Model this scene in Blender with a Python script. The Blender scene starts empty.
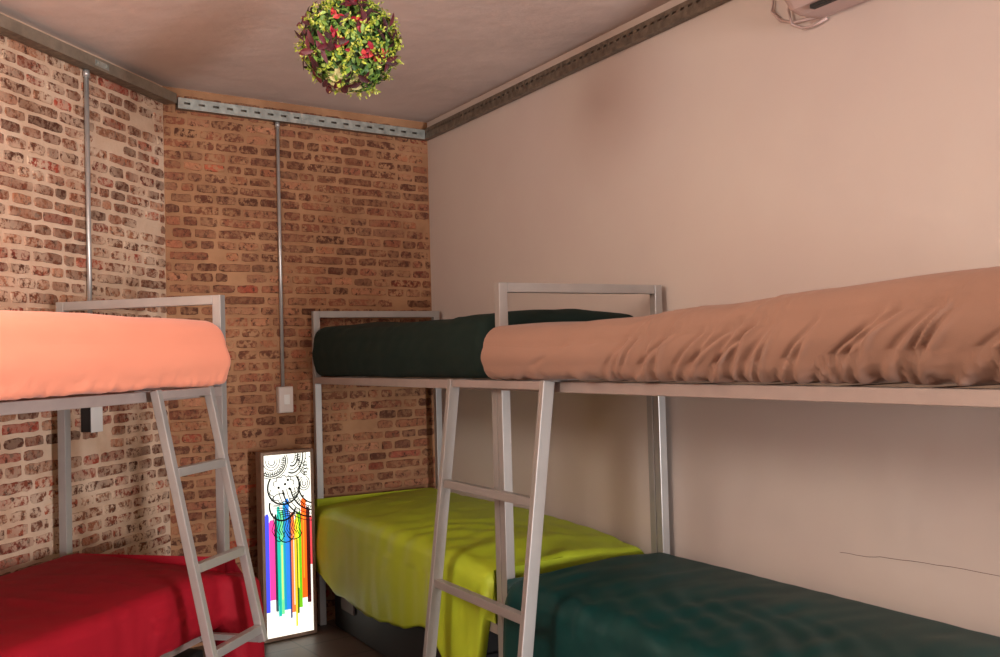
import bpy, bmesh, math, random
from mathutils import Vector, Matrix, noise
S = bpy.context.scene
COL = S.collection
rnd = random.Random(7)

# ------------------------------------------------------------------ helpers
def lin(r, g, b):
    def f(c):
        c /= 255.0
        return c / 12.92 if c <= 0.04045 else ((c + 0.055) / 1.055) ** 2.4
    return (f(r), f(g), f(b), 1.0)

def new_mat(name):
    m = bpy.data.materials.new(name); m.use_nodes = True
    nt = m.node_tree
    return m, nt, nt.nodes['Principled BSDF']

def mat(name, col, rough=0.7, metal=0.0, var=0.0, vscale=6.0, bump=0.0, bscale=80.0, sheen=0.0, spec=0.5):
    m, nt, b = new_mat(name)
    b.inputs['Roughness'].default_value = rough
    b.inputs['Metallic'].default_value = metal
    b.inputs['Specular IOR Level'].default_value = spec
    if sheen:
        b.inputs['Sheen Weight'].default_value = sheen
    b.inputs['Base Color'].default_value = col
    tc = nt.nodes.new('ShaderNodeTexCoord')
    if var:
        n = nt.nodes.new('ShaderNodeTexNoise'); n.inputs['Scale'].default_value = vscale; n.inputs['Detail'].default_value = 6
        nt.links.new(tc.outputs['Object'], n.inputs['Vector'])
        r = nt.nodes.new('ShaderNodeValToRGB')
        r.color_ramp.elements[0].position = 0.3; r.color_ramp.elements[1].position = 0.7
        r.color_ramp.elements[0].color = tuple(c * (1 - var) for c in col[:3]) + (1,)
        r.color_ramp.elements[1].color = tuple(min(1, c * (1 + var)) for c in col[:3]) + (1,)
        nt.links.new(n.outputs['Fac'], r.inputs['Fac']); nt.links.new(r.outputs['Color'], b.inputs['Base Color'])
    if bump:
        n = nt.nodes.new('ShaderNodeTexNoise'); n.inputs['Scale'].default_value = bscale; n.inputs['Detail'].default_value = 4
        nt.links.new(tc.outputs['Object'], n.inputs['Vector'])
        bp = nt.nodes.new('ShaderNodeBump'); bp.inputs['Strength'].default_value = bump; bp.inputs['Distance'].default_value = 0.01
        nt.links.new(n.outputs['Fac'], bp.inputs['Height']); nt.links.new(bp.outputs['Normal'], b.inputs['Normal'])
    return m

def emis(name, col, st):
    m, nt, b = new_mat(name)
    b.inputs['Base Color'].default_value = col
    b.inputs['Emission Color'].default_value = col
    b.inputs['Emission Strength'].default_value = st
    return m

def tag(o, label=None, cat=None, group=None, kind=None):
    if label: o['label'] = label
    if cat: o['category'] = cat
    if group: o['group'] = group
    if kind: o['kind'] = kind
    return o

def link(name, me, mats, parent=None, smooth=False, bevel=0.0, mw=None):
    for mm in (mats if isinstance(mats, (list, tuple)) else [mats]):
        me.materials.append(mm)
    if smooth:
        for p in me.polygons: p.use_smooth = True
    o = bpy.data.objects.new(name, me); COL.objects.link(o)
    if parent: o.parent = parent
    if mw is not None: o.matrix_local = mw
    if bevel:
        md = o.modifiers.new('bevel', 'BEVEL'); md.width = bevel; md.segments = 2; md.limit_method = 'ANGLE'
        md.harden_normals = False
    return o

def obj(name, bm, mats, parent=None, smooth=False, bevel=0.0):
    me = bpy.data.meshes.new(name); bmesh.ops.recalc_face_normals(bm, faces=bm.faces[:]); bm.to_mesh(me); bm.free()
    return link(name, me, mats, parent, smooth, bevel)

def empty(name, loc, rz=0.0, parent=None):
    o = bpy.data.objects.new(name, None); COL.objects.link(o)
    o.location = loc; o.rotation_euler = (0, 0, rz); o.empty_display_size = 0.1
    if parent: o.parent = parent
    return o

def bbox(bm, x0, x1, y0, y1, z0, z1, mi=0):
    x0, x1 = min(x0, x1), max(x0, x1); y0, y1 = min(y0, y1), max(y0, y1); z0, z1 = min(z0, z1), max(z0, z1)
    v = [bm.verts.new(p) for p in ((x0,y0,z0),(x1,y0,z0),(x1,y1,z0),(x0,y1,z0),(x0,y0,z1),(x1,y0,z1),(x1,y1,z1),(x0,y1,z1))]
    for f in ((3,2,1,0),(4,5,6,7),(0,1,5,4),(1,2,6,5),(2,3,7,6),(3,0,4,7)):
        fc = bm.faces.new([v[i] for i in f]); fc.material_index = mi
    return v

def box(name, dims, m, parent=None, bevel=0.0):
    bm = bmesh.new(); bbox(bm, *dims); return obj(name, bm, m, parent, False, bevel)

def bar(bm, A, B, w, h, side):
    """rectangular bar from A to B; w measured along `side`, h along the third axis"""
    A = Vector(A); B = Vector(B); t = (B - A).normalized(); s = Vector(side); s = (s - t * s.dot(t)).normalized(); k = t.cross(s)
    vs = []
    for P in (A, B):
        for a, b in ((-1,-1),(1,-1),(1,1),(-1,1)):
            vs.append(bm.verts.new(P + s * a * w / 2 + k * b * h / 2))
    for f in ((3,2,1,0),(4,5,6,7),(0,1,5,4),(1,2,6,5),(2,3,7,6),(3,0,4,7)):
        bm.faces.new([vs[i] for i in f])

def tube(bm, pts, r, n=10, cap=True):
    pts = [Vector(p) for p in pts]; rings = []
    up = Vector((0.13, 0.2, 0.97)).normalized()
    for i, p in enumerate(pts):
        t = (pts[min(i+1, len(pts)-1)] - pts[max(i-1, 0)]).normalized()
        s = t.cross(up)
        if s.length < 0.05: s = t.cross(Vector((1, 0, 0)))
        s.normalize(); k = t.cross(s)
        rings.append([bm.verts.new(p + (s * math.cos(2*math.pi*j/n) + k * math.sin(2*math.pi*j/n)) * r) for j in range(n)])
    for a, b in zip(rings, rings[1:]):
        for j in range(n): bm.faces.new((a[j], a[(j+1) % n], b[(j+1) % n], b[j]))
    if cap: bm.faces.new(rings[0][::-1]); bm.faces.new(rings[-1])

def sstep(a, b, x):
    t = max(0.0, min(1.0, (x - a) / (b - a))); return t * t * (3 - 2 * t)

def interp(tab, x):
    if x <= tab[0][0]: return tab[0][1]
    for (a, va), (b, vb) in zip(tab, tab[1:]):
        if x <= b:
            t = (x - a) / (b - a); t = t * t * (3 - 2 * t); return va + (vb - va) * t
    return tab[-1][1]

# ------------------------------------------------------------------ geometry of the room (metres, floor z = 0, eye at 1.5)
EYE = 1.5
C = Vector((-0.424, 6.065, 0)); B = Vector((-1.7532, 5.1004, 0))     # the two far wall corners
rd = Vector((-0.5056, 0.8628, 0)); rn = Vector((0.8628, 0.5056, 0))  # along the right wall (away), into the right wall
LA = .2385; ld = Vector((math.sin(LA), math.cos(LA), 0)); ln = Vector((-math.cos(LA), math.sin(LA), 0))  # along the left wall (away), into it
bd = (C - B).normalized(); bn = Vector((-bd.y, bd.x, 0))
CEIL = 2.972
YR = -2.3                                                             # rear wall behind the viewer
RR = C - rd * ((C.y - YR) / rd.y); LL = B - ld * ((B.y - YR) / ld.y)

# ------------------------------------------------------------------ materials
def wall_plaster():
    m, nt, b = new_mat('pink_plaster'); N = nt.nodes; Lk = nt.links
    tc = N.new('ShaderNodeTexCoord')
    n = N.new('ShaderNodeTexNoise'); n.inputs['Scale'].default_value = 1.1; n.inputs['Detail'].default_value = 4
    Lk.new(tc.outputs['Object'], n.inputs['Vector'])
    r = N.new('ShaderNodeValToRGB'); r.color_ramp.elements[0].position = .3; r.color_ramp.elements[1].position = .7
    r.color_ramp.elements[0].color = lin(205, 188, 180); r.color_ramp.elements[1].color = lin(213, 199, 188)
    Lk.new(n.outputs['Fac'], r.inputs['Fac']); Lk.new(r.outputs['Color'], b.inputs['Base Color'])
    n2 = N.new('ShaderNodeTexNoise'); n2.inputs['Scale'].default_value = 7; n2.inputs['Detail'].default_value = 8
    Lk.new(tc.outputs['Object'], n2.inputs['Vector'])
    bp = N.new('ShaderNodeBump'); bp.inputs['Strength'].default_value = .25; bp.inputs['Distance'].default_value = .01
    Lk.new(n2.outputs['Fac'], bp.inputs['Height']); Lk.new(bp.outputs['Normal'], b.inputs['Normal'])
    b.inputs['Roughness'].default_value = .8; b.inputs['Specular IOR Level'].default_value = .25
    return m
M_PLAS = wall_plaster()
M_CEIL = mat('ceiling_plaster', lin(212, 194, 184), .85, var=.10, vscale=1.6, bump=.5, bscale=9, spec=.2)
M_STEEL = mat('silver_painted_steel', lin(168, 163, 158), .36, .35, var=.06, vscale=9, bump=.05, bscale=60)
M_RAIL = mat('silver_painted_rail', lin(172, 158, 152), .42, .25, var=.10, vscale=7, bump=.05, bscale=60)
M_GALV = mat('galvanised_metal', lin(165, 168, 160), .42, .55, var=.30, vscale=22, bump=.15, bscale=50)
M_GALVD = mat('weathered_galvanised_metal', lin(118, 106, 92), .5, .45, var=.35, vscale=30, bump=.25, bscale=60)
M_GALVM = mat('dull_galvanised_metal', lin(140, 128, 112), .5, .4, var=.2, vscale=20, bump=.15, bscale=50)
M_PIPE = mat('conduit_metal', lin(176, 172, 168), .3, .5, var=.06, vscale=20)
M_DARK = mat('dark_plastic', lin(34, 31, 30), .6)
M_WHITE = mat('white_plastic', lin(222, 218, 212), .45)
M_GREYBOX = mat('grey_switch_plastic', lin(205, 190, 180), .5)
M_ACM = mat('air_conditioner_plastic', lin(186, 160, 152), .5)
M_WOOD = mat('slat_wood', lin(120, 92, 70), .7, var=.2, vscale=20)
M_ORANGE = mat('orange_cotton', lin(255, 160, 128), .85, var=.02, vscale=3, bump=.12, bscale=300, sheen=.15, spec=.2)
M_PINK = mat('dusty_pink_cotton', lin(158, 122, 104), .85, var=.05, vscale=3, bump=.12, bscale=300, sheen=.1, spec=.2)
M_GREEN = mat('dark_green_cotton', lin(25, 40, 35), .8, var=.08, vscale=4, bump=.12, bscale=300, spec=.2)
M_TEAL = mat('dark_teal_satin', lin(8, 58, 56), .5, var=.12, vscale=5, bump=.1, bscale=200, spec=.3)
M_LIME = mat('lime_green_satin', lin(176, 192, 46), .5, var=.05, vscale=4, bump=.1, bscale=200, spec=.35)
M_RED = mat('crimson_cotton', lin(150, 10, 30), .75, var=.06, vscale=4, bump=.12, bscale=300, spec=.25)
M_TRIM = mat('flower_trim_fabric', lin(190, 150, 140), .8, var=.5, vscale=60)
M_FRAMEWOOD = mat('lightbox_frame_wood', lin(140, 112, 92), .55, var=.12, vscale=14)

def brick_material(name, mortar_a, mortar_b, smear_lo, smear_hi):
    m, nt, b = new_mat(name); N = nt.nodes; Lk = nt.links
    tc = N.new('ShaderNodeTexCoord')
    at = N.new('ShaderNodeAttribute'); at.attribute_name = 'tint'
    def noise_n(sc, det, ro=.55, off=None):
        n = N.new('ShaderNodeTexNoise'); n.inputs['Scale'].default_value = sc; n.inputs['Detail'].default_value = det; n.inputs['Roughness'].default_value = ro
        if off:
            mp = N.new('ShaderNodeMapping'); mp.inputs['Location'].default_value = off
            Lk.new(tc.outputs['Object'], mp.inputs['Vector']); Lk.new(mp.outputs['Vector'], n.inputs['Vector'])
        else: Lk.new(tc.outputs['Object'], n.inputs['Vector'])
        return n
    def ramp(src, p0, c0, p1, c1):
        r = N.new('ShaderNodeValToRGB'); r.color_ramp.elements[0].position = p0; r.color_ramp.elements[1].position = p1
        r.color_ramp.elements[0].color = c0; r.color_ramp.elements[1].color = c1; Lk.new(src, r.inputs['Fac']); return r
    def mix(fac, a, bb, mode='MIX'):
        x = N.new('ShaderNodeMix'); x.data_type = 'RGBA'; x.blend_type = mode
        if hasattr(fac, 'links'): Lk.new(fac, x.inputs[0])
        else: x.inputs[0].default_value = fac
        for s, i in ((a, 6), (bb, 7)):
            if hasattr(s, 'links'): Lk.new(s, x.inputs[i])
            else: x.inputs[i].default_value = s
        return x.outputs[2]
    mort = ramp(noise_n(5, 6).outputs['Fac'], .35, mortar_a, .65, mortar_b)
    # bricks: own tint times a fine mottling, dark scabs, plaster left over them
    fine = ramp(noise_n(55, 5, .7).outputs['Fac'], .3, (.72, .70, .68, 1), .7, (1.25, 1.2, 1.15, 1))
    bc = mix(1.0, at.outputs['Color'], fine.outputs['Color'], 'MULTIPLY')
    scab = ramp(noise_n(34, 4, .7, (3, 7, 1)).outputs['Fac'], .53, (0, 0, 0, 1), .60, (1, 1, 1, 1))
    bc = mix(scab.outputs['Color'], bc, lin(88, 54, 40))
    sm = ramp(noise_n(34, 5, .68, (9, 2, 5)).outputs['Fac'], smear_lo, (0, 0, 0, 1), smear_hi, (1, 1, 1, 1))
    big = ramp(noise_n(3.2, 2, .5, (1, 8, 3)).outputs['Fac'], .40, (.25, .25, .25, 1), .62, (1, 1, 1, 1))
    smf = mix(1.0, sm.outputs['Color'], big.outputs['Color'], 'MULTIPLY')
    bc = mix(smf, bc, mort.outputs['Color'])
    # alpha of the tint tells mortar (0) from brick (1)
    out = mix(at.outputs['Alpha'], mort.outputs['Color'], bc)
    Lk.new(out, b.inputs['Base Color'])
    bp = N.new('ShaderNodeBump'); bp.inputs['Strength'].default_value = .55; bp.inputs['Distance'].default_value = .008
    Lk.new(noise_n(60, 7, .7).outputs['Fac'], bp.inputs['Height']); Lk.new(bp.outputs['Normal'], b.inputs['Normal'])
    b.inputs['Roughness'].default_value = .9; b.inputs['Specular IOR Level'].default_value = .2
    return m
M_BRICK = brick_material('old_brick', lin(202, 168, 140), lin(218, 190, 164), .43, .52)
M_BRICKB = brick_material('old_brown_brick', lin(148, 106, 76), lin(170, 126, 92), .47, .55)

def floor_material():
    m, nt, b = new_mat('floor_tiles'); N = nt.nodes; Lk = nt.links
    tc = N.new('ShaderNodeTexCoord'); mp = N.new('ShaderNodeMapping'); mp.inputs['Rotation'].default_value = (0, 0, .95)
    Lk.new(tc.outputs['Object'], mp.inputs['Vector'])
    t = N.new('ShaderNodeTexBrick'); t.offset = 0; t.inputs['Scale'].default_value = 1; t.inputs['Brick Width'].default_value = .3; t.inputs['Row Height'].default_value = .3
    t.inputs['Mortar Size'].default_value = .006; t.inputs['Color1'].default_value = lin(104, 88, 76); t.inputs['Color2'].default_value = lin(90, 75, 65); t.inputs['Mortar'].default_value = lin(60, 50, 44)
    Lk.new(mp.outputs['Vector'], t.inputs['Vector']); Lk.new(t.outputs['Color'], b.inputs['Base Color'])
    b.inputs['Roughness'].default_value = .45
    return m
M_FLOOR = floor_material()

# ------------------------------------------------------------------ the setting
def quad(bm, pts):
    return bm.faces.new([bm.verts.new(p) for p in pts])
def slab(name, pts2d, z0, z1, m):
    bm = bmesh.new(); lo = [bm.verts.new((p.x, p.y, z0)) for p in pts2d]; hi = [bm.verts.new((p.x, p.y, z1)) for p in pts2d]
    bm.faces.new(lo[::-1]); bm.faces.new(hi)
    for i in range(len(lo)): j = (i+1) % len(lo); bm.faces.new((lo[i], lo[j], hi[j], hi[i]))
    return tag(obj(name, bm, m), kind='structure')
outer = [LL + Vector((-.12, -.12, 0)), RR + Vector((.2, -.12, 0)), C + rn*.12 + rd*.1, C + bn*.1, B + bn*.1 + ln*.1, B + ln*.12]
slab('floor', outer, -.1, 0, M_FLOOR)
slab('ceiling', outer, CEIL, CEIL + .1, M_CEIL)
def wall_slab(name, p, q, nrm, m, th=.12):
    bm = bmesh.new(); ps = [p, q, q + nrm*th, p + nrm*th]
    lo = [bm.verts.new((v.x, v.y, 0)) for v in ps]; hi = [bm.verts.new((v.x, v.y, CEIL)) for v in ps]
    bm.faces.new(lo[::-1]); bm.faces.new(hi)
    for i in range(4): j = (i+1) % 4; bm.faces.new((lo[i], lo[j], hi[j], hi[i]))
    return bm

wr = obj('wall_right', wall_slab('w', RR, C + rd*.0, rn, None), M_PLAS); tag(wr, kind='structure')

PAL = [(166,108,78), (150,94,68), (140,84,62), (172,116,86), (126,78,58), (158,98,72), (178,122,92), (146,92,70)]
PALRED = [(168,84,62), (176,78,58), (160,86,68), (182,96,70)]
def brick_wall(name, p, q, along, into, seed, u_from, redness, th=.12):
    """plaster bed plus separate irregular bricks standing 2-6 mm proud of it, all one wall mesh"""
    bm = wall_slab(name, p, q, into, None, th)
    lay = bm.verts.layers.float_color.new('tint')
    for v in bm.verts: v[lay] = (.5, .4, .3, 0.0)
    L = (q - p).length; r = random.Random(seed); z = .012; row = 0
    while z < CEIL - .024:
        hgt = min(r.uniform(.040, .047), CEIL - z - .006); pitch = hgt + r.uniform(.014, .019)
        u = u_from + r.uniform(-.13, 0.0)
        wob = r.uniform(-.004, .004); ph = r.uniform(0, 6)
        while u < L - .02:
            w = r.choice((.108, .112, .118, .118, .19, .225, .10, .075)); w *= r.uniform(.93, 1.07)
            u0 = max(u, u_from); u1 = min(u + w, L - .004)
            if u1 - u0 > .03 and r.random() > .03:
                sag = .005 * math.sin(u * 2.1 + ph * .2) + wob * .4
                pr = r.uniform(.002, .007); ed = .003
                z0, z1 = z + sag, z + hgt + sag
                nseg = 4 if w < .15 else 6
                c0 = r.choice(PALRED) if r.random() < redness * (1.5 if z < 1.4 else .8) else r.choice(PAL)
                k = r.uniform(.66, 1.02); c = lin(*[min(255, x * k) for x in c0]); c = (c[0], c[1], c[2], 1.0)
                # outline with irregular corners, outer ring on the bed and inner ring proud of it
                ring = []
                for i in range(nseg + 1): ring.append((u0 + (u1-u0)*i/nseg, z0, 0, 1))
                ring.append((u1, (z0+z1)/2, -1, 0))
                for i in range(nseg, -1, -1): ring.append((u0 + (u1-u0)*i/nseg, z1, 0, -1))
                ring.append((u0, (z0+z1)/2, 1, 0))
                o_, i_ = [], []
                for (a, b_, ia, ib) in ring:
                    ja, jb = r.uniform(-.003, .003), r.uniform(-.003, .003)
                    corner = (abs(a-u0) < 1e-6 or abs(a-u1) < 1e-6)
                    if corner and ib: ja += .004 if a == u0 else -.004; jb += .003 * ib
                    P0 = p + along*(a+ja) + Vector((0, 0, b_+jb))
                    cu, cz = (u0+u1)/2, (z0+z1)/2
                    sa = 1 - ed*2/(u1-u0); sb = 1 - ed*2/(z1-z0)
                    P1 = p + along*(cu + (a+ja-cu)*sa) + Vector((0, 0, cz + (b_+jb-cz)*sb)) - into*(pr + r.uniform(-.001, .001))
                    for PP, lst in ((P0, o_), (P1, i_)):
                        v = bm.verts.new(PP); v[lay] = c; lst.append(v)
                n = len(o_)
                for i in range(n): bm.faces.new((o_[i], o_[(i+1) % n], i_[(i+1) % n], i_[i]))
                bm.faces.new(i_)
            u += w + r.uniform(.009, .018)
        z += pitch; row += 1
    me = bpy.data.meshes.new(name); bm.to_mesh(me); bm.free()
    return tag(link(name, me, M_BRICK if name == 'wall_left' else M_BRICKB), kind='structure')
def flipped_fix(o):
    bm = bmesh.new(); bm.from_mesh(o.data); bmesh.ops.recalc_face_normals(bm, faces=bm.faces[:]); bm.to_mesh(o.data); bm.free()
wb = brick_wall('wall_back', B, C, bd, bn, 3, 0.0, .04)
wl = brick_wall('wall_left', LL, B, ld, ln, 5, 5.0, .20)

# rear wall with a glazed door and a window that let the daylight in
DOOR = (3.1, 4.1, 0.0, 2.1); WIN = (-1.9, 0.3, 1.7, 2.75)
bm = bmesh.new(); y0, y1 = YR - .12, YR
xs = [LL.x - .1, WIN[0], WIN[1], DOOR[0], DOOR[1], RR.x + .1]
for i in range(5):
    a, b_ = xs[i], xs[i+1]
    if i == 1: bbox(bm, a, b_, y0, y1, 0, WIN[2]); bbox(bm, a, b_, y0, y1, WIN[3], CEIL)
    elif i == 3: bbox(bm, a, b_, y0, y1, DOOR[3], CEIL)
    else: bbox(bm, a, b_, y0, y1, 0, CEIL)
tag(obj('wall_rear', bm, M_PLAS), kind='structure')
def glazed(name, d):
    a, b_, z0, z1 = d; bm = bmesh.new(); t = .05
    bbox(bm, a, a+t, YR-.1, YR-.04, z0, z1); bbox(bm, b_-t, b_, YR-.1, YR-.04, z0, z1)
    bbox(bm, a+t, b_-t, YR-.1, YR-.04, z1-t, z1); bbox(bm, a+t, b_-t, YR-.1, YR-.04, z0, z0+t)
    bbox(bm, (a+b_)/2-.02, (a+b_)/2+.02, YR-.1, YR-.04, z0+t, z1-t)
    return tag(obj(name, bm, M_WHITE, bevel=.004), kind='structure')
glazed('window_1', WIN); glazed('door_1', DOOR)

# ------------------------------------------------------------------ cable trays along the wall heads
def tray(name, p, q, into, zb, h, depth, m, slot, pitch, zslot, hs, label, group=None, off=0.0, bracket=None, lip=True):
    along = (q - p).normalized(); L = (q - p).length
    root = empty(name, (p.x, p.y, 0), math.atan2(along.y, along.x))
    tag(root, label, 'cable tray', group)
    sg = 1 if (Vector((-along.y, along.x, 0)).dot(into) > 0) else -1     # local +y * sg points into the wall
    th = .002; bm = bmesh.new()
    yf = -sg * depth
    # front flange as strips round the slots
    cuts = [0.0]; x = pitch * .4
    while x + slot < L - .02: cuts += [x, x + slot]; x += pitch
    cuts.append(L)
    def plate(x0, x1, z0, z1): bbox(bm, x0, x1, yf, yf + sg*th, z0, z1)
    plate(0, L, zb, zb + zslot); plate(0, L, zb + zslot + hs, zb + h)
    for i in range(0, len(cuts) - 1, 2): plate(cuts[i], cuts[i+1], zb + zslot, zb + zslot + hs)
    obj('side_flange', bm, m, root)
    bm = bmesh.new(); bbox(bm, 0, L, yf + sg*th, -sg*.006, zb, zb + th)
    if lip: bbox(bm, 0, L, -sg*.008, -sg*.006, zb+th, zb + h)
    obj('tray_base', bm, M_GALVD, root)
    bm = bmesh.new(); bbox(bm, 0, L, yf + sg*th, yf + sg*.014, zb + h - .002, zb + h)
    obj('rolled_lip', bm, M_GALVD, root)
    if bracket:
        bm = bmesh.new()
        for bx in bracket:
            bbox(bm, bx - .05, bx + .05, yf - sg*.003, yf, zb + .012, zb + h - .012)
            for k in (-.03, .03): bbox(bm, bx + k - .006, bx + k + .006, yf - sg*.008, yf - sg*.003, zb + h/2 - .006, zb + h/2 + .006)
        obj('joint_plate', bm, M_GALV, root, bevel=.001)
    return root
ZT = EYE + 1.351
tray('cable_tray', B + bd*.064 - bn*.008, C - bd*.05 - bn*.008, bn, ZT, .058, .045, M_GALV, .034, .078, .024, .012,
     'bright galvanised cable tray with dark slots along the head of the far brick wall', bracket=(.75,))
tray('cable_tray', C - rd*.02 - rn*.001, C - rd*2.75 - rn*.001, rn, ZT + .002, .066, .04, M_GALVD, .024, .048, .036, .010,
     'dull weathered cable tray running along the top of the plain pink wall')
tray('cable_tray', LL + ld*4.2 - ln*.008, B + ld*.0 - ln*.008, ln, ZT + .021, .052, .075, M_GALVM, .03, 9, .03, .012,
     'wide plain cable tray seen from below along the left brick wall', bracket=((B-LL).length - 4.2 - .62,))

# conduits with their switch boxes
def conduit(p, z0, z1, label, wall_into, r=.011, clips=()):
    root = empty('conduit_pipe', (p.x, p.y, 0)); tag(root, label, 'pipe')
    bm = bmesh.new(); tube(bm, [(0, 0, z0), (0, 0, (z0+z1)/2), (0, 0, z1)], r, 16); pipe = obj('pipe', bm, M_PIPE, root, True)
    bm = bmesh.new(); tube(bm, [(0, 0, z1-.03), (0, 0, z1-.0)], r*1.35, 16); obj('coupling', bm, M_PIPE, pipe, True)
    return root
pl = Vector((-1.887, 4.464, 0))
conduit(pl, EYE - .165, ZT + .020, 'steel conduit pipe running down the left brick wall behind the orange bunk', ln)
pc = Vector((-1.239, 5.470, 0)); pc = pc - bn * ((pc - B).dot(bn) + .020)
conduit(pc, EYE - .143, ZT - .001, 'thin steel conduit pipe down the middle of the far brick wall to a white box', bn, .0095)
# switch on the far wall
sw = empty('switch_box', tuple(pc + bn*.012), math.atan2(bd.y, bd.x)); sw.location.z = 0
tag(sw, 'small pale switch box at the lower end of the conduit on the far brick wall', 'switch')
box('back_box', (-.036, .050, -.036, .0, EYE-.292, EYE-.146), M_GREYBOX, sw, .003)
cvp = box('cover_plate', (-.034, .048, -.042, -.036, EYE-.288, EYE-.150), M_GREYBOX, sw, .003)
box('rocker', (-.008, .026, -.046, -.042, EYE-.245, EYE-.19), M_WHITE, cvp, .002)
# box on the left wall
sl = empty('junction_box', tuple(Vector((-1.8556, 4.4340, 0)) + ln*.050), math.atan2(ld.y, ld.x)); sl.location.z = 0
tag(sl, 'black junction box with a white cover on the left brick wall under the orange mattress', 'junction box')
box('back_box', (-.038, .038, -.052, .0, EYE-.300, EYE-.168), M_DARK, sl, .002)
box('cover_plate', (-.040, .040, -.058, -.052, EYE-.302, EYE-.172), M_WHITE, sl, .002)

# ------------------------------------------------------------------ bunk frames
TB = .038; W = .80; ZRT = EYE - .098; ZHT = EYE + .277; ZLR = .46
def bunk(P, u, w, Lb, label, foot_high, wid=.80):
    W = wid
    """u: unit vector from the far end to the near end; w: unit vector towards the wall"""
    rz = math.atan2(u.y, u.x); sy = 1 if (Vector((-u.y, u.x, 0)).dot(w) > 0) else -1
    root = empty('bunk_bed', (P.x, P.y, 0), rz); tag(root, label, 'bunk bed')
    Y = lambda a: a * sy
    zf = ZHT if foot_high else ZRT
    for (x0, zt) in ((0, ZHT), (Lb - TB, zf)):
        for y0 in (0, W - TB):
            po = box('post', (x0, x0+TB, Y(y0), Y(y0+TB), .004, zt), M_STEEL, root, .0025)
            box('foot_cap', (x0-.002, x0+TB+.002, Y(y0)-.002*sy, Y(y0+TB)+.002*sy, 0, .004), M_DARK, po)
        if zt > ZRT + .01:
            box('head_rail', (x0, x0+TB, Y(TB), Y(W-TB), zt-TB, zt), M_STEEL, root, .0025)
    for zr, nm in ((ZRT, 'upper_side_rail'), (ZLR, 'lower_side_rail')):
        for y0 in (0, W - TB):
            box(nm, (TB, Lb-TB, Y(y0), Y(y0+TB), zr-TB, zr), M_RAIL, root, .0025)
        for x0 in (0, Lb - TB):
            box('end_rail', (x0+.004, x0+TB-.004, Y(TB), Y(W-TB), zr-TB, zr-.002), M_RAIL, root, .0025)
        for k in range(8):
            xx = .2 + k * (Lb - .4) / 7
            box('slat', (xx-.03, xx+.03, Y(TB), Y(W-TB), zr-.022, zr-.006), M_WOOD, root)
    return root, sy

PP = Vector((-.001, 3.698, 0)) + rd*.036; G = PP + rd * 2.088
QA = .252; qd = Vector((math.sin(QA), math.cos(QA), 0)); qn = Vector((-math.cos(QA), math.sin(QA), 0)); QQ = Vector((-1.141, 3.965, 0)) + qd*.036
rb1, _ = bunk(PP, -rd, rn, 2.26, 'silver steel bunk bed along the pink wall, nearest end, carrying the pink upper mattress', False)
rb2, _ = bunk(G, -rd, rn, 2.088 - .004, 'silver steel bunk bed in the far corner, with the lime bedding below', False)
lb, _ = bunk(QQ, -qd, qn, 2.04, 'silver steel bunk bed against the left brick wall, with orange mattress above red', True, wid=.79)

# ladders: stile .028 along the bed, .048 deep, hooked over the upper side rail
def ladder(name_label, P, u, w, u0, u1, top_z, bot_z, lean, rungs, group=None, stub=None, dp=.046):
    rz = math.atan2(u.y, u.x); sy = 1 if (Vector((-u.y, u.x, 0)).dot(w) > 0) else -1
    root = empty('bunk_ladder', (P.x, P.y, 0), rz); tag(root, name_label, 'ladder')
    tk = .028
    def yo(z): return -sy * (.026 + .022 + lean * (top_z - z))
    for x in (u0 + tk/2, u1 - tk/2):
        bm = bmesh.new(); bar(bm, (x, yo(top_z), top_z), (x, yo(bot_z), bot_z), tk, dp, (1, 0, 0)); obj('stile', bm, M_STEEL, root, bevel=.003)
        if bot_z < .03:
            pass
    bm = bmesh.new(); bar(bm, (u0+tk, yo(top_z-.016), top_z-.016), (u1-tk, yo(top_z-.016), top_z-.016), .030, .030, (0, 0, 1)); obj('top_bar', bm, M_RAIL, root, bevel=.002)
    for z in rungs:
        bm = bmesh.new(); bar(bm, (u0+tk, yo(z), z), (u1-tk, yo(z), z), .032, .030, (0, 0, 1)); obj('rung', bm, M_STEEL, root, bevel=.002)
    for x in (u0 + tk/2, u1 - tk/2):
        bm = bmesh.new(); bbox(bm, x-.012, x+.012, -sy*.028, sy*.030, ZRT+.0005, ZRT+.0040)
        obj('hook_plate', bm, M_STEEL, root)
    if stub:
        for x in (u0 + tk/2, u1 - tk/2):
            bm = bmesh.new(); bar(bm, (x, yo(bot_z+.01), bot_z+.01), (x, -sy*.001, bot_z+.01), .024, .024, (1, 0, 0)); obj('stay', bm, M_STEEL, root, bevel=.002)
    return root
# right-hand ladder in front of the joint of the two bunks
uR0 = (Vector((-.201, 3.94, 0)) - PP).dot(-rd); uR1 = (Vector((.162, 3.32, 0)) - PP).dot(-rd)
ladder('wide steel ladder hooked in front of the lime bedding, between the two right bunks', PP, -rd, rn, uR0 + .0, uR1, ZRT + .004, .0, .13, (EYE-.507, EYE-.895, EYE-1.29))
uL0 = (Vector((-1.137, 3.787, 0)) - QQ).dot(-qd); uL1 = (Vector((-1.235, 3.429, 0)) - QQ).dot(-qd)
ladder('narrow steel ladder hooked on the bunk with the red bedding', QQ, -qd, qn, uL0, uL1, ZRT + .004, .435, .22, (EYE-.385, EYE-.72, EYE-1.015), stub=True, dp=.032)

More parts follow.
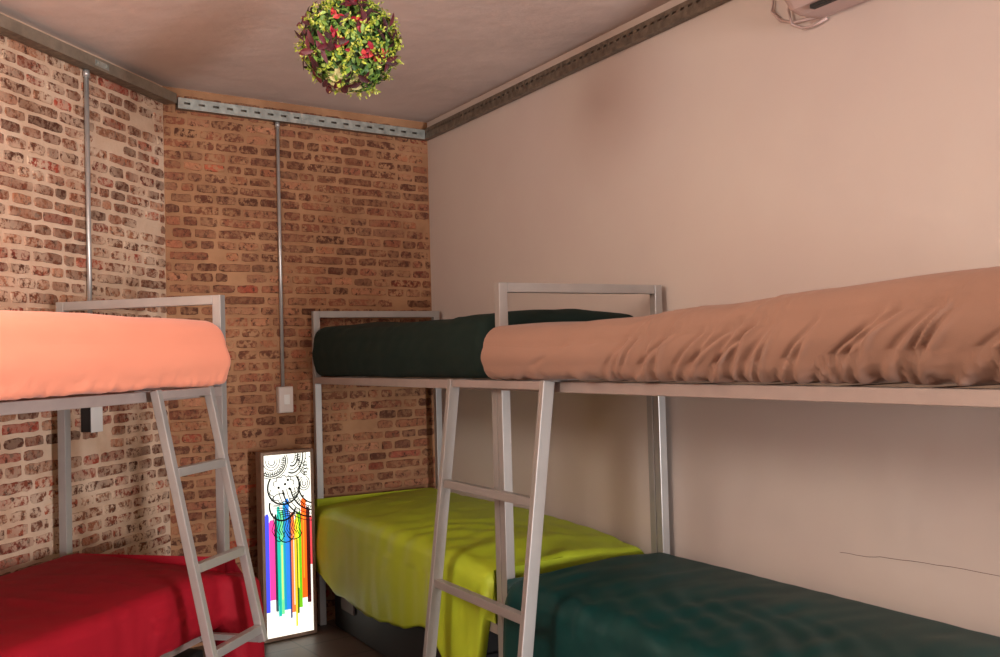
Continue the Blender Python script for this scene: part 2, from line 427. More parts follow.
# ------------------------------------------------------------------ mattresses and bedding: lofted along the bed
def loft(name, P, u, w, stations, prof, m, disp, label, cat, smooth=True, clamp=None):
    rz = math.atan2(u.y, u.x); sy = 1 if (Vector((-u.y, u.x, 0)).dot(w) > 0) else -1
    bm = bmesh.new(); rings = []
    for s in stations:
        ring = []
        pts = prof(s)
        for j, (y, z) in enumerate(pts):
            a = pts[j-1]; b_ = pts[(j+1) % len(pts)]
            t = Vector((b_[0]-a[0], b_[1]-a[1])); nn = Vector((-t.y, t.x))
            if nn.length > 1e-9: nn.normalize()
            dv = disp(s[0], y, z, nn.x, nn.y)
            if len(s) > 2 and s[2] < 1: dv *= s[2]
            yy = y + nn.x*dv; zz = z + nn.y*dv
            if clamp: yy, zz = clamp(s[0], yy, zz, y, z)
            ring.append(bm.verts.new((s[0], sy*yy, zz)))
        rings.append(ring)
    n = len(rings[0])
    for a, b_ in zip(rings, rings[1:]):
        for j in range(n):
            try: bm.faces.new((a[j], a[(j+1) % n], b_[(j+1) % n], b_[j]))
            except ValueError: pass
    for ring in (rings[0], rings[-1]):
        f = bm.faces.new(ring)
        bmesh.ops.triangulate(bm, faces=[f], ngon_method='EAR_CLIP')
    o = obj(name, bm, m, None, smooth); o.location = (P.x, P.y, 0); o.rotation_euler = (0, 0, rz)
    tag(o, label, cat); return o

def stations(x0, x1, r, step=.012):
    """(x, inset) with the ends rounded over r"""
    out = []
    k = 9
    for i in range(k): a = math.pi/2 * i / k; out.append((x0 + r*(1-math.cos(a)), r*(1-math.sin(a)), max(.15, math.sin(a))))
    n = int((x1-x0-2*r)/step)
    for i in range(n+1): out.append((x0 + r + (x1-x0-2*r)*i/n, 0.0, 1.0))
    for i in range(k-1, -1, -1): a = math.pi/2 * i / k; out.append((x1 - r*(1-math.cos(a)), r*(1-math.sin(a)), max(.15, math.sin(a))))
    return out

def rprof(ya, yb, za, zb, r, rb, inset, ny=44, nz=12, nc=7, crown=.012, bulge=.012):
    """rounded rectangle, clockwise seen from +x so that (-t.y, t.x) points outwards is kept by caller"""
    ya += inset; yb -= inset*.5; zb -= inset*.75; za += inset*.25
    h = zb - za; r = min(r, h*.49); rb = min(rb, h*.49)
    P = []
    for i in range(nz+1):                                   # outer side, upwards
        t = i/nz; z = za + rb + (h-r-rb)*t; P.append((ya - bulge*math.sin(math.pi*t), z))
    for i in range(1, nc): a = math.pi/2*i/nc; P.append((ya + r - r*math.cos(a), zb - r + r*math.sin(a)))
    for i in range(ny+1): t = i/ny; P.append((ya + r + (yb-ya-2*r)*t, zb + crown*math.sin(math.pi*t)))
    for i in range(1, nc): a = math.pi/2*i/nc; P.append((yb - r + r*math.sin(a), zb - r + r*math.cos(a)))
    for i in range(4): t = i/3; P.append((yb, zb - r - (h-r-rb)*t))
    for i in range(1, 4): a = math.pi/2*i/4; P.append((yb - rb + rb*math.cos(a), za + rb - rb*math.sin(a)))
    for i in range(9): t = i/8; P.append((yb - rb - (yb-ya-2*rb)*t, za))
    for i in range(1, 5): a = math.pi/2*i/5; P.append((ya + rb - rb*math.sin(a), za + rb - rb*math.cos(a)))
    return P

def nz3(x, y, z, s, seed=0): return noise.noise(Vector((x*s+seed, y*s+seed*1.7, z*s)))

# --- upper mattresses
def disp_orange(x, y, z, ny, nz):
    d = .005*nz3(x, y, z, 3.0, 4)
    low = sstep(ZRT+.09, ZRT+.02, z) * (1 if y < .1 else 0)
    d += low * (.010*abs(nz3(x*1.0, y, z*.8, 16, 2)) + .006*nz3(x*1.2, y, z, 30, 8) - .006)
    d += .003*nz3(x*.6, y*2, z*2, 9, 3)
    return d
loft('mattress', QQ, -qd, qn, stations(.045, 1.98, .085), lambda s: rprof(-.066, .74, ZRT+.006, EYE+.172, .10, .035, s[1], bulge=.016), M_ORANGE,
     disp_orange, 'thick orange sheeted mattress on the upper deck of the left bunk', 'mattress', clamp=lambda x, yy, zz, y, z: (yy, max(zz, ZRT+.006)))

def disp_green(x, y, z, ny, nz):
    return .006*nz3(x, y, z, 4, 14) + .004*nz3(x, y, z*2, 11, 5)
zg = [(0, .165), (.12, .185), (.6, .165), (1.2, .158), (1.6, .158), (1.85, .165), (2.1, .165)]
loft('mattress', G, -rd, rn, stations(.045, 2.035, .07), lambda s: rprof(-.022, .792, ZRT+.006, EYE + interp(zg, s[0]), .075, .05, s[1], crown=.02), M_GREEN,
     disp_green, 'dark green sheeted mattress on the upper deck in the far corner', 'mattress', clamp=lambda x, yy, zz, y, z: (yy, max(zz, ZRT+.006)))

FOLDS = []
fr = random.Random(11)
for k in range(30):
    x = .75 + k*.05 + fr.uniform(-.02, .02)
    FOLDS.append((x, fr.uniform(.5, 1.3), fr.uniform(.006, .013), fr.uniform(.006, .013) * (0.6 + .7*min(1, (x-.6)/.9)), fr.uniform(.12, .22)))
def disp_pink(x, y, z, ny, nz):
    d = .005*nz3(x, y, z, 3.2, 9)
    if y < .12:
        hz = z - ZRT
        for (x0, sl, wd, am, hmax) in FOLDS:
            # folds fan from the tucked lower edge up to the near top
            cx = x0 + sl*hz + 1.6*hz*hz*sl
            t = (x - cx)/wd
            if abs(t) < 3.2: d -= am * math.exp(-t*t) * sstep(hmax+.05, hmax-.05, hz) * sstep(-.005, .03, hz)
            t2 = (x - cx - wd*2)/(wd*1.3)
            if abs(t2) < 3: d += am*.6 * math.exp(-t2*t2) * sstep(hmax+.05, hmax-.05, hz)
        d += sstep(.06, .0, hz) * (.012*nz3(x, y, z, 18, 3) - .004)
        t = (x - 1.0 + .05*hz)/.006
        if abs(t) < 3: d -= .005*math.exp(-t*t)
        for (xc, zc, rr) in ((.62, .13, .05), (.78, .14, .035), (.45, .07, .05)):
            dx, dz = (x-xc)/rr, (hz-zc - .3*(x-xc))/(rr*.35); q = dx*dx+dz*dz
            if q < 6: d -= .005*math.exp(-q)*math.cos(dz*2)
    return d
zp = [(0, .095), (.10, .108), (.45, .098), (.8, .104), (1.2, .120), (1.6, .140), (2.1, .157)]
def prof_pink(s):
    x = s[0]; rise = .030*sstep(1.2, 1.95, x)
    return rprof(-.105 + .045*sstep(.1, 1.2, x), .77, ZRT + .006 + rise*0, EYE + interp(zp, x), .075, .05 + rise, s[1], nz=20, bulge=.010)
loft('mattress', PP, -rd, rn, stations(.045, 2.19, .06, .0075), prof_pink, M_PINK, disp_pink,
     'dusty pink wrinkled mattress on the upper deck nearest the camera', 'mattress', clamp=lambda x, yy, zz, y, z: (yy, max(zz, ZRT+.006)))
_pk = [o for o in COL.objects if o.name.startswith('mattress')][-1]
_pk.data.materials.append(M_TRIM)
for p_ in _pk.data.polygons:
    if p_.center.x < .058 and p_.center.y < .02 and p_.center.z < ZRT + .15: p_.material_index = 1

# --- lower bedding, each draped over the outer rail
def drape(P, u, w, m, x0, x1, r, ztop_in, ztop_out, hem, out, yb, disp, label, rtop=.07, x_post=.052, x_post2=None, inner_low=True):
    yi = -.004
    zb0 = ZLR + .004
    def prof(s):
        x, ins = s[0], s[1]
        h = hem(x); o = out(x); zo = ztop_out(x) - ins*.8; zi = ztop_in(x) - ins*.8
        ya = min(o + ins*.6, -.018); P_ = []
        nzs = 26
        zt = zo - rtop
        h = min(h, zt - .03)
        for i in range(nzs+1):
            t = i/nzs; z = h + (zt-h)*t
            P_.append((ya + (-.0)*t - .012*math.sin(math.pi*t), z))
        for i in range(1, 9): a = math.pi/2*i/9; P_.append((ya + rtop*1.2 - rtop*1.2*math.cos(a), zt + rtop*math.sin(a)))
        n = 46; ys, ye = ya + rtop*1.2, yb - .05
        for i in range(n+1): t = i/n; P_.append((ys + (ye-ys)*t, zo + (zi-zo)*t + .012*math.sin(math.pi*t)))
        for i in range(1, 6): a = math.pi/2*i/6; P_.append((ye + .05*math.sin(a), zi - .05 + .05*math.cos(a)))
        P_.append((yb, zb0+.02)); P_.append((yb-.02, zb0))
        for i in range(6): t = i/5; P_.append((yb-.04 + (yi - yb + .04)*t, zb0))
        P_.append((yi, zb0 - .01 if h < zb0 else zb0)); P_.append((yi, min(h+.0, zb0)))
        return P_
    def clamp(x, yy, zz, y, z):
        yy = min(yy, yb + .006)
        if x < x_post or (x_post2 and x > x_post2): yy = min(yy, yi)
        if y > yi - .0001 and z <= zb0 + .03: zz = max(zz, zb0) if y > yi + .001 else zz; 
        if y <= yi: yy = min(yy, yi)
        return yy, zz
    def dd(x, y, z, ny, nz):
        if y > -.0045 and z < zb0 + .05: return 0.0
        return disp(x, y, z, ny, nz)
    return loft('bedspread', P, u, w, stations(x0, x1, r, .011), prof, m, dd, label, 'bedding', clamp=clamp)

def disp_lime(x, y, z, ny, nz):
    d = .010*nz3(x, y, z, 2.5, 21) + .006*nz3(x*1.3, y, z*.5, 8, 6)
    # arcs fanning from the foot corner over the top
    if z > .58:
        q = math.hypot(x-1.75, (y+.05)*1.1)
        d += .003*math.sin(q*38 + 3*nz3(x, y, 0, 3, 2)) * sstep(1.05, .5, q) * sstep(.1, .3, q)
    else:
        d += .010*nz3(x*1.2, 0, z*.8, 4, 7)
        t = (x - 1.62 - .25*(.6-z))/.05
        d += .018*math.exp(-t*t)
    return d
hemL = [(-.03, .345), (.1, .325), (.45, .265), (.95, .245), (1.25, .28), (1.5, .335), (1.66, .33), (1.8, .2), (1.88, .05), (1.94, .30), (2.02, .50)]
outL = [(-.03, -.045), (.3, -.045), (1.0, -.05), (1.5, -.05), (1.7, -.075), (2.0, -.04)]
drape(G, -rd, rn, M_LIME, -.028, 2.04, .05, lambda x: interp([(0, .712), (1.2, .722), (1.7, .70), (2.02, .668)], x), lambda x: .675 + .03*sstep(0, .4, x) - .03*sstep(1.7, 2.0, x), lambda x: interp(hemL, x), lambda x: interp(outL, x), .748,
      disp_lime, 'lime green satin bedspread on the lower bed in the far corner', x_post2=2.03)

def disp_teal(x, y, z, ny, nz):
    d = .008*nz3(x, y, z, 3, 31) * sstep(.8, .5, y)
    if z > .55:
        q = math.hypot(x-.35, (y-.9))
        d += .007*math.sin((y*1.3 + x*.55)*44 + 5*nz3(x, y, 0, 2.2, 2)) * sstep(.25, .5, x) * sstep(.5, .25, y) * (0.4+.6*abs(nz3(x, y, 0, 2, 12)))
        d += .008*nz3(x*2.4, y*.9, 0, 5, 3) * sstep(.8, .5, y)
    return d
drape(PP, -rd, rn, M_TEAL, .046, 2.19, .05, lambda x: .672, lambda x: .655, lambda x: .16 + .02*math.sin(x*7), lambda x: -.03, .748,
      disp_teal, 'dark teal bedspread on the lower bed nearest the camera at the pink wall')

def disp_red(x, y, z, ny, nz):
    d = .006*nz3(x, y, z, 3, 41) + .005*nz3(x*1.5, y, z*.6, 9, 44)
    if z < .62 and x < .6: d += .008*nz3(x*1.5, y, z*3, 9, 4)
    if z < .6 and x > .5: d += .006*math.sin(x*26 + 3*nz3(x, 0, z, 4, 1))*sstep(.62, .3, z)
    return d
hemR = [(-.02, .12), (.08, .12), (.125, .30), (.17, .475), (.64, .470), (.70, .30), (.78, .12), (2.1, .10)]
outR = [(-.02, -.135), (.10, -.12), (.2, -.055), (.5, -.05), (.7, -.035), (2.1, -.03)]
drape(QQ, -qd, qn, M_RED, -.035, 1.99, .05, lambda x: .712, lambda x: interp([(0, .635), (.3, .69), (1.2, .69)], x), lambda x: interp(hemR, x), lambda x: interp(outR, x), .738,
      disp_red, 'crimson red bedspread on the lower bed of the left bunk', rtop=.05)

def chest(P, u, w, x0, x1, y0, y1, h, label, patch):
    rz = math.atan2(u.y, u.x); sy = 1 if (Vector((-u.y, u.x, 0)).dot(w) > 0) else -1
    root = empty('storage_case', (P.x, P.y, 0), rz); tag(root, label, 'storage case')
    box('case_body', (x0, x1, sy*y0, sy*y1, .002, h*.7), M_BLACK, root, .01)
    box('case_lid', (x0-.004, x1+.004, sy*(y0-.004), sy*(y1+.004), h*.7+.002, h), M_BLACK, root, .01)
    xm = x0 + (x1-x0)*patch
    box('handle', (xm-.09, xm+.09, sy*(y0-.016), sy*(y0-.002), h*.36, h*.58), M_GREYH, root, .004)
M_BLACK = mat('black_vinyl', lin(26, 20, 18), .6)
M_GREYH = mat('dark_grey_handle', lin(88, 72, 66), .6)
chest(G, -rd, rn, .08, 1.75, .07, .66, .36, 'long black storage case on the floor under the lime green bedding', .14)
chest(QQ, -qd, qn, .12, 1.1, .06, .62, .36, 'black storage case on the floor under the crimson bedding', .2)

# ------------------------------------------------------------------ light box with the pencil drawing
lbx = empty('light_box', (0, 0, 0), math.atan2(bd.y, bd.x))
bp = Vector((-1.069, 5.412, 0)) ; left = Vector((-1.300, 5.245, 0))
base = bp - bd*.012; lw = .305; lh = 1.012
lbx.location = (base.x - bd.x*lw, base.y - bd.y*lw, 0)
tag(lbx, 'tall glowing light box with coloured pencils drawing, standing on the floor against the far wall', 'light box')
dpt = .055; fw = .018
M_LB = emis('light_box_white', (1.0, 1.0, .88, 1), 1.0)
box('back_panel', (0, lw, 0, dpt*.3, .004, lh), M_FRAMEWOOD, lbx)
for nm, dm in (('frame_side', (0, fw, -dpt, 0, .004, lh)), ('frame_side', (lw-fw, lw, -dpt, 0, .004, lh)), ('frame_end', (fw, lw-fw, -dpt, 0, lh-fw, lh)), ('frame_end', (fw, lw-fw, -dpt, 0, .004, .004+fw))):
    box(nm, dm, M_FRAMEWOOD, lbx, .002)
yp = -dpt + .006
pan = box('glowing_panel', (fw, lw-fw, yp, -.004, fw+.004, lh-fw), M_LB, lbx)
px0, px1, pz0, pz1 = fw, lw-fw, .004+fw, lh-fw
def PX(a): return px0 + (px1-px0)*a
def PZ(b_): return pz0 + (pz1-pz0)*b_
# pencils (fraction across, fraction bottom, top, colour)
pen = [(.0, .085, .17, .605, (60, 70, 225)), (.085, .20, .235, .57, (245, 60, 150)), (.20, .25, .17, .60, (30, 40, 55)), (.25, .32, .14, .64, (20, 185, 165)), (.32, .38, .15, .62, (120, 225, 150)),
       (.38, .43, .17, .66, (20, 150, 190)), (.43, .51, .17, .68, (45, 130, 235)), (.51, .545, .12, .60, (50, 60, 110)), (.545, .62, .15, .60, (245, 120, 60)), (.62, .66, .07, .56, (250, 205, 40)),
       (.66, .70, .14, .60, (70, 90, 20)), (.70, .77, .17, .60, (110, 190, 20)), (.77, .88, .22, .74, (252, 100, 20)), (.88, .96, .19, .62, (60, 4, 10)), (.96, 1.0, .40, .57, (225, 70, 80))]
bmats = []
bm = bmesh.new()
for i, (a, b_, z0, z1, c) in enumerate(pen):
    cl = lin(*c); bmats.append(emis('pencil_colour', cl, 1.0))
    x0, x1 = PX(a), PX(b_); zz0, zz1 = PZ(z0 - .03), PZ(z1 + .07 if z1 < .7 else z1); y = yp - .0012; tip = (x0+x1)/2
    f = bm.faces.new([bm.verts.new(p) for p in ((x0, y, zz0), (x1, y, zz0), (x1, y, zz1 - .012), (tip + (x1-x0)*.3, y, zz1 + .004), (tip - (x1-x0)*.3, y, zz1 + .004), (x0, y, zz1-.012))]); f.material_index = i
# drips and highlights
def strip(x0, x1, z0, z1, c, dy=.002):
    bmats.append(emis('ink_colour', lin(*c), 1.0)); f = quad(bm, [(PX(x0), yp-dy, PZ(z0)), (PX(x1), yp-dy, PZ(z0)), (PX(x1), yp-dy, PZ(z1)), (PX(x0), yp-dy, PZ(z1))]); f.material_index = len(bmats)-1
for (a, b_, z0, z1, c) in ((.335, .36, .2, .5, (220, 245, 120)), (.685, .71, .25, .62, (245, 245, 60)), (.66, .70, .52, .66, (225, 235, 40)), (.59, .61, .16, .55, (255, 225, 200)), (.80, .83, .3, .66, (255, 150, 30)),
                           (.26, .27, .10, .17, (120, 200, 190)), (.64, .65, .05, .10, (200, 190, 40)), (.92, .93, .13, .2, (120, 40, 60)), (.225, .235, .12, .2, (90, 110, 120))):
    strip(a, b_, z0, z1, c)
obj('pencil_drawing', bm, bmats, pan)
# ink doodle: ribbons of line
bm = bmesh.new(); M_INK = mat('black_ink', lin(26, 34, 30), .7)
asp = (px1-px0); ph_ = (pz1-pz0)
def ink(pts, w):
    y = yp - .003
    for (a, b_) in zip(pts, pts[1:]):
        A = Vector((PX(0) + a[0]*asp, y, pz1 - a[1]*asp)); B_ = Vector((PX(0) + b_[0]*asp, y, pz1 - b_[1]*asp))
        if not all(px0-.001 <= q.x <= px1+.001 and q.z <= pz1+.001 for q in (A, B_)): continue
        t = B_-A
        if t.length < 1e-6: continue
        t.normalize(); w2 = max(w*2.3, .0042); s = Vector((-t.z, 0, t.x))*w2/2; t2 = t*w2*.2
        bm.faces.new([bm.verts.new(v) for v in (A - t2 + s, A - t2 - s, B_ + t2 - s, B_ + t2 + s)])
def arc(cx, cy, rx, a0, a1, w, ry=None, sc=0, amp=0, n=40):
    ry = ry or rx
    pts = []
    for i in range(n+1):
        a = math.radians(a0 + (a1-a0)*i/n); k = 1 + amp*abs(math.sin(sc*i/n*math.pi))
        pts.append((cx + rx*k*math.cos(a), cy + ry*k*math.sin(a)))
    ink(pts, w)
for (rr, w) in ((.07, .002), (.12, .0015), (.17, .0015), (.30, .003), (.34, .0015)): arc(.16, .13, rr, -20, 200, w)
for k in range(22):
    a = math.radians(-10 + k*9.5); ink([(.16+.20*math.cos(a), .13+.20*math.sin(a)), (.16+.28*math.cos(a), .13+.28*math.sin(a))], .0013)
arc(.16, .13, .24, -20, 200, .0013, sc=14, amp=.12, n=120)
arc(.41, .66, .34, -35, 215, .0042); arc(.41, .66, .27, 5, 175, .0018, sc=6, amp=.16, n=90)
arc(.41, .66, .20, 190, 350, .0015, sc=5, amp=.2, n=70)
for (x, y) in ((.30, .66), (.44, .60), (.53, .70), (.40, .78), (.50, .52)):
    for q in (.008, .018): arc(x, y, q, 0, 360, .0022, n=10)
arc(.38, 1.02, .28, 15, 195, .0042, ry=.30); arc(.33, .98, .20, 200, 300, .002)
for k in range(7): ink([(.14+.035*k, .98+.045*k), (.32+.055*k, 1.02+.032*k)], .0016)
for k in range(6): arc(1.08, .62, .36+.085*k, 92, 172, .0036 if k % 2 == 0 else .0018, ry=.42+.07*k)
for k in range(14):
    a = math.radians(98+5*k); ink([(1.08+.46*math.cos(a), .62+.50*math.sin(a)), (1.08+.52*math.cos(a), .62+.57*math.sin(a))], .0012)
for k in range(5): arc(.60, .02, .07+.055*k, -70, 110, .0034 if k % 2 else .0016, ry=.16+.07*k)
for k in range(10): ink([(.66+.012*k, .06+.035*k), (.76+.008*k, .02+.045*k)], .0013)
for k in range(3): arc(.85, .62, .04+.04*k, -30 - 20*k, 250, .0016, ry=.05+.045*k)
for k in range(4): arc(.88, .22+.07*k, .05, 20, 330, .0015, ry=.03)
for k in range(14): arc(.72+.26*rnd.random(), .05+1.0*rnd.random(), .008, 0, 360, .0014, n=8)
for k in range(12):
    x = .16 + .065*k*.8; ink([(x, 1.15+.05*math.sin(k)), (x+.03, 1.35), (x-.02, 1.5), (x+.04, 1.62 + .03*math.sin(2*k))], .0014)
arc(.45, 1.62, .16, 0, 180, .0025, ry=.14); arc(.62, 1.6, .15, 0, 180, .0025, ry=.12); arc(.30, 1.55, .10, 0, 200, .002, ry=.18)
obj('ink_line_drawing', bm, M_INK, pan)

# ------------------------------------------------------------------ hanging ball of leaves
BC = Vector((-.474, 3.2, EYE + 1.045)); BR = .155
ball = empty('hanging_plant_ball', tuple(BC)); tag(ball, 'ball of green and burgundy artificial foliage hanging from the ceiling', 'hanging plant')
bm = bmesh.new(); bmesh.ops.create_icosphere(bm, subdivisions=3, radius=BR*.86); obj('moss_core', bm, mat('moss', lin(50, 62, 24), .9, var=.4, vscale=40), ball, True)
bm = bmesh.new(); tube(bm, [(0, 0, BR*.8), (0, 0, (CEIL - BC.z)*.6), (0, 0, CEIL - BC.z)], .002, 8); obj('hanging_wire', bm, M_PIPE, ball, True)
def leaf(bm, P, nrm, tdir, L, Wd, cup, mi=0, curl=.3):
    t = (tdir - nrm*tdir.dot(nrm)).normalized(); s = nrm.cross(t)
    rows = [(0, .08), (.25, .75), (.5, 1.0), (.78, .62), (1, .02)]
    prev = None
    for (a, wv) in rows:
        c = P + t*L*a + nrm*(-curl*L*a*a)
        l = bm.verts.new(c + s*Wd*wv/2 + nrm*cup*Wd*wv); m_ = bm.verts.new(c); r = bm.verts.new(c - s*Wd*wv/2 + nrm*cup*Wd*wv)
        if prev:
            for q in ((prev[0], prev[1], m_, l), (prev[1], prev[2], r, m_)):
                f = bm.faces.new(q); f.material_index = mi; f.smooth = True
        prev = (l, m_, r)
def dirs(n, seed):
    r = random.Random(seed)
    for i in range(n):
        z = 1 - 2*(i+.5)/n; a = i*2.399963 + r.uniform(-.3, .3); q = math.sqrt(1-z*z); yield Vector((q*math.cos(a), q*math.sin(a), z)), r
def rvec(r): return Vector((r.gauss(0, 1), r.gauss(0, 1), r.gauss(0, 1))).normalized()
ML = [mat('leaf_green', lin(110, 146, 56), .5, var=.3, vscale=30), mat('leaf_dark_green', lin(66, 104, 46), .5, var=.3, vscale=30), mat('leaf_pale_green', lin(158, 186, 92), .5, var=.2, vscale=30)]
MY = [mat('sprig_lime', lin(176, 190, 62), .6, var=.2, vscale=40), mat('sprig_yellow', lin(206, 208, 104), .6, var=.2, vscale=40)]
MB_ = [mat('leaf_burgundy', lin(88, 30, 40), .5, var=.35, vscale=20), mat('leaf_maroon', lin(60, 26, 30), .55, var=.3, vscale=20)]
MR_ = [mat('petal_crimson', lin(170, 26, 54), .5, var=.25, vscale=20), mat('petal_coral', lin(205, 72, 66), .5, var=.2, vscale=20)]
def zone(d): return nz3(d.x, d.y, d.z, 2.3, 5)
bm = bmesh.new()
for d, r in dirs(2000, 1):
    nrm = (d + rvec(r)*.55).normalized(); leaf(bm, d*BR*r.uniform(.82, 1.0), nrm, rvec(r), r.uniform(.018, .034), r.uniform(.010, .017), .25, r.choice((0, 0, 1, 1, 2)))
obj('green_leaves', bm, ML, ball)
bm = bmesh.new()
for d, r in dirs(520, 2):
    if zone(d) + .22*d.x + .15*d.z < .02 and r.random() < .9: continue
    base_ = d*BR*r.uniform(.86, .96); ax = (d + rvec(r)*.4).normalized()
    for k in range(9):
        nrm = rvec(r); leaf(bm, base_ + ax*k*.0035 + rvec(r)*.006, nrm, ax + rvec(r)*.8, .012, .007, .2, r.choice((0, 0, 1)))
obj('lime_sprigs', bm, MY, ball)
bm = bmesh.new()
cl_b = [Vector((-.62, -.62, -.42)), Vector((.35, -.85, .30)), Vector((.78, -.5, -.35)), Vector((-.75, -.5, .05)), Vector((-.35, -.8, -.2)), Vector((.1, -.5, -.9)), Vector((.9, -.3, .1)), Vector((-.95, -.2, .55)), Vector((-.55, -.3, -.8)), Vector((.4, -.8, .75)), Vector((.1, .9, 0)), Vector((.8, .6, .2)), Vector((-.8, .6, -.2))]
for c in cl_b:
    c = c.normalized(); r = random.Random(int(c.x*1000) + 77)
    for k in range(9):
        d = (c + rvec(r)*.22).normalized(); nrm = (d + rvec(r)*.5).normalized()
        leaf(bm, d*BR*r.uniform(.96, 1.08), nrm, rvec(r) + d*.9, r.uniform(.038, .060), r.uniform(.015, .024), .2, r.choice((0, 1)), .15)
obj('burgundy_leaves', bm, MB_, ball)
cl_r = [Vector((-.18, -.95, .30)), Vector((.30, -.9, .12)), Vector((.45, -.85, -.45)), Vector((.62, -.7, -.38)), Vector((-.02, -.95, -.38)), Vector((.18, -.95, .85)), Vector((.80, -.55, -.42)), Vector((-.15, -.98, -.12)), Vector((-.6, .7, .1)), Vector((.5, .8, -.3))]
for c in cl_r:
    c = c.normalized(); r = random.Random(int(c.z*1000) + 7); bm = bmesh.new()
    for k in range(5):
        d = (c + rvec(r)*.06).normalized(); nrm = (d + rvec(r)*.6).normalized()
        leaf(bm, d*BR*r.uniform(.97, 1.03), nrm, rvec(r) + d*.4, r.uniform(.020, .032), r.uniform(.013, .018), .3, r.choice((0, 0, 1)), .2)
    obj('red_flower', bm, MR_, ball)
# pale cup showing at the underside
bm = bmesh.new()
for k in range(10):
    a = k*.63; d = Vector((.12*math.cos(a)-.1, .12*math.sin(a)-.35, -1)).normalized(); leaf(bm, d*BR*.95, (d + Vector((0, -.4, 0))).normalized(), Vector((math.cos(a), math.sin(a), 0)), .05, .03, .2, 0, .2)
obj('pale_under_leaves', bm, mat('leaf_cream', lin(198, 190, 130), .6, var=.15, vscale=30), ball)

# ------------------------------------------------------------------ air conditioner at the top right
ap = Vector((1.150, 3.380, 0)); ap = ap - rn * ((ap - C).dot(rn) + .004)
ac = empty('air_conditioner', tuple(ap + Vector((0, 0, EYE+1.146))), math.atan2(-rd.y, -rd.x)); tag(ac, 'pale wall-mounted air conditioner seen from below at the top of the pink wall', 'air conditioner')
bm = bmesh.new(); prof = []
for (y, z) in ((0, 0), (-.10, -.006), (-.145, .006), (-.185, .05), (-.20, .10), (-.20, .24), (-.185, .27), (-.15, .285), (0, .285)): prof.append((y, z))
xs_ = [0, .004, .015, .03, .82, .835, .846, .85]; ins = [.012, .006, .002, 0, 0, .002, .006, .012]
rings = []
for x, i_ in zip(xs_, ins):
    rings.append([bm.verts.new((x, min(0, y + (i_ if y < 0 else 0)), z*(1 - i_*2) + i_*.6)) for (y, z) in prof])
for a, b_ in zip(rings, rings[1:]):
    for j in range(len(prof)): bm.faces.new((a[j], a[(j+1) % len(prof)], b_[(j+1) % len(prof)], b_[j]))
bm.faces.new(rings[0]); bm.faces.new(rings[-1][::-1])
obj('body', bm, M_ACM, ac)
box('air_outlet', (.09, .78, -.142, -.118, -.012, .002), M_DARK, ac, .002)
box('mounting_plate', (-.035, .86, -.004, -.0005, -.004, .25), M_ACM, ac, .002)
bm = bmesh.new()
tube(bm, [(-.02, -.012, .26), (-.13, -.012, .22), (-.19, -.012, .15), (-.20, -.012, .09), (-.16, -.012, .045), (-.10, -.012, .02), (0.01, -.012, .008)], .006, 10)
obj('cable_loop', bm, M_ACM, ac, True)
bm = bmesh.new()
tube(bm, [(-.0, -.02, .2), (-.09, -.02, .14), (-.115, -.02, .07), (-.10, -.02, .01), (-.05, -.02, -.018), (.0, -.016, -.020), (.05, -.012, -.012)], .005, 10)
obj('cable_loop', bm, M_ACM, ac, True)

# hairline crack in the plaster
bm = bmesh.new(); pts = [(1.154, 3.372, EYE-.713), (1.20, 3.295, EYE-.712), (1.237, 3.23, EYE-.703), (1.32, 3.09, EYE-.694), (1.417, 2.923, EYE-.689), (1.52, 2.75, EYE-.693)]
pp = []
for i in range(len(pts)-1):
    for k in range(4):
        a, b_ = Vector(pts[i]), Vector(pts[i+1]); q = a + (b_-a)*k/4; q.z += .002*rnd.uniform(-1, 1); pp.append(q)
for a, b_ in zip(pp, pp[1:]):
    o_ = -rn*.0008; w_ = Vector((0, 0, .0009)); bm.faces.new([bm.verts.new(v) for v in (a+o_-w_, b_+o_-w_, b_+o_+w_, a+o_+w_)])
tag(obj('trim_1', bm, mat('crack', lin(112, 86, 78), .9)), kind='structure')

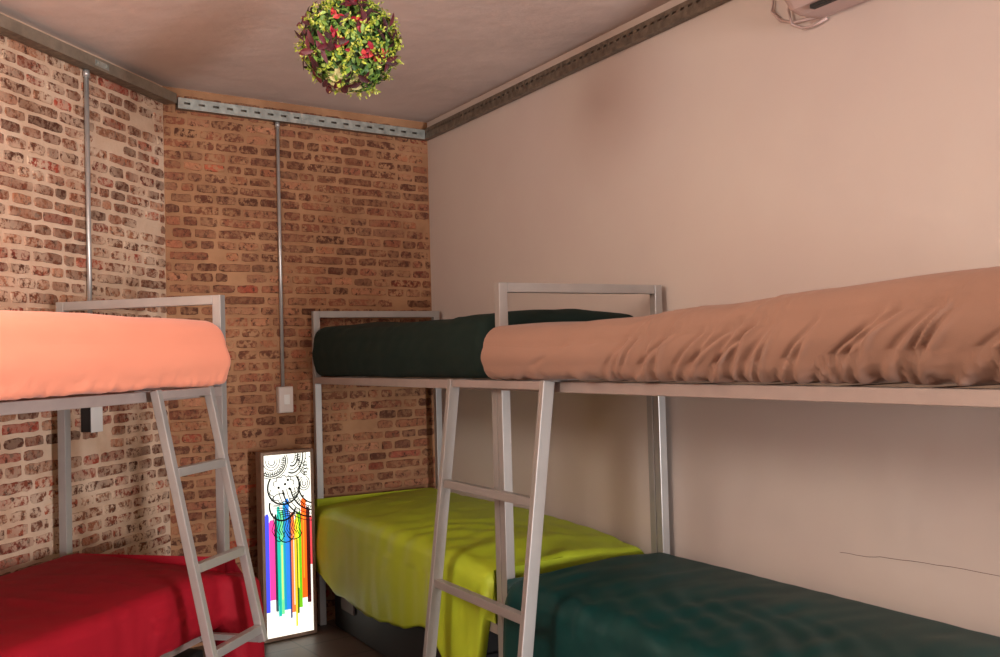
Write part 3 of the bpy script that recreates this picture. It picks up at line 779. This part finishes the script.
# ------------------------------------------------------------------ light
def area(name, loc, target, sx, sz, power, col, spread=None):
    l = bpy.data.lights.new(name, 'AREA'); l.shape = 'RECTANGLE'; l.size = sx; l.size_y = sz; l.energy = power; l.color = col
    if spread: l.spread = spread
    o = bpy.data.objects.new(name, l); COL.objects.link(o); o.location = loc
    o.rotation_euler = (Vector(target) - Vector(loc)).to_track_quat('-Z', 'Y').to_euler(); return o
area('daylight_door', ((DOOR[0]+DOOR[1])/2, YR+.03, 1.05), (-.2, 3.0, 1.0), .6, 1.7, 330, (.98, .97, 1.0))
area('daylight_window', ((WIN[0]+WIN[1])/2, YR+.03, 2.2), (.6, 3, 1.9), 2.1, 1.0, 8, (1.0, .93, .86))
pt = bpy.data.lights.new('ceiling_bulb', 'POINT'); pt.energy = 112; pt.color = (1.0, .915, .82); pt.shadow_soft_size = .35
po = bpy.data.objects.new('ceiling_bulb', pt); COL.objects.link(po); po.location = (-1.85, 1.4, 2.35)
w = bpy.data.worlds.new('World'); S.world = w; w.use_nodes = True
w.node_tree.nodes['Background'].inputs[0].default_value = (.75, .85, 1, 1); w.node_tree.nodes['Background'].inputs[1].default_value = .8

# ------------------------------------------------------------------ camera
cd = bpy.data.cameras.new('Camera'); cam = bpy.data.objects.new('Camera', cd); COL.objects.link(cam)
F = 969.6; cd.sensor_fit = 'HORIZONTAL'; cd.sensor_width = 36; cd.lens = F*36/1000; cd.clip_start = .05
pi_, ro = .0271, .0272
c, s = math.cos(pi_), math.sin(pi_)
right0 = Vector((1, 0, 0)); up0 = Vector((0, -s, c)); fwd = Vector((0, c, s))
c, s = math.cos(ro), math.sin(ro)
# picture axes: U = c*u + s*v, V = -s*u + c*v (v down)
Xc = right0*c + (-up0)*s; Yc = -(right0*(-s) + (-up0)*c); Zc = -fwd
cam.matrix_world = Matrix(((Xc.x, Yc.x, Zc.x, 0), (Xc.y, Yc.y, Zc.y, 0), (Xc.z, Yc.z, Zc.z, EYE), (0, 0, 0, 1)))
S.camera = cam
S.view_settings.view_transform = 'Standard'; S.view_settings.look = 'None'; S.view_settings.gamma = 1; S.view_settings.use_curve_mapping = False
S.view_settings.exposure = 0.12
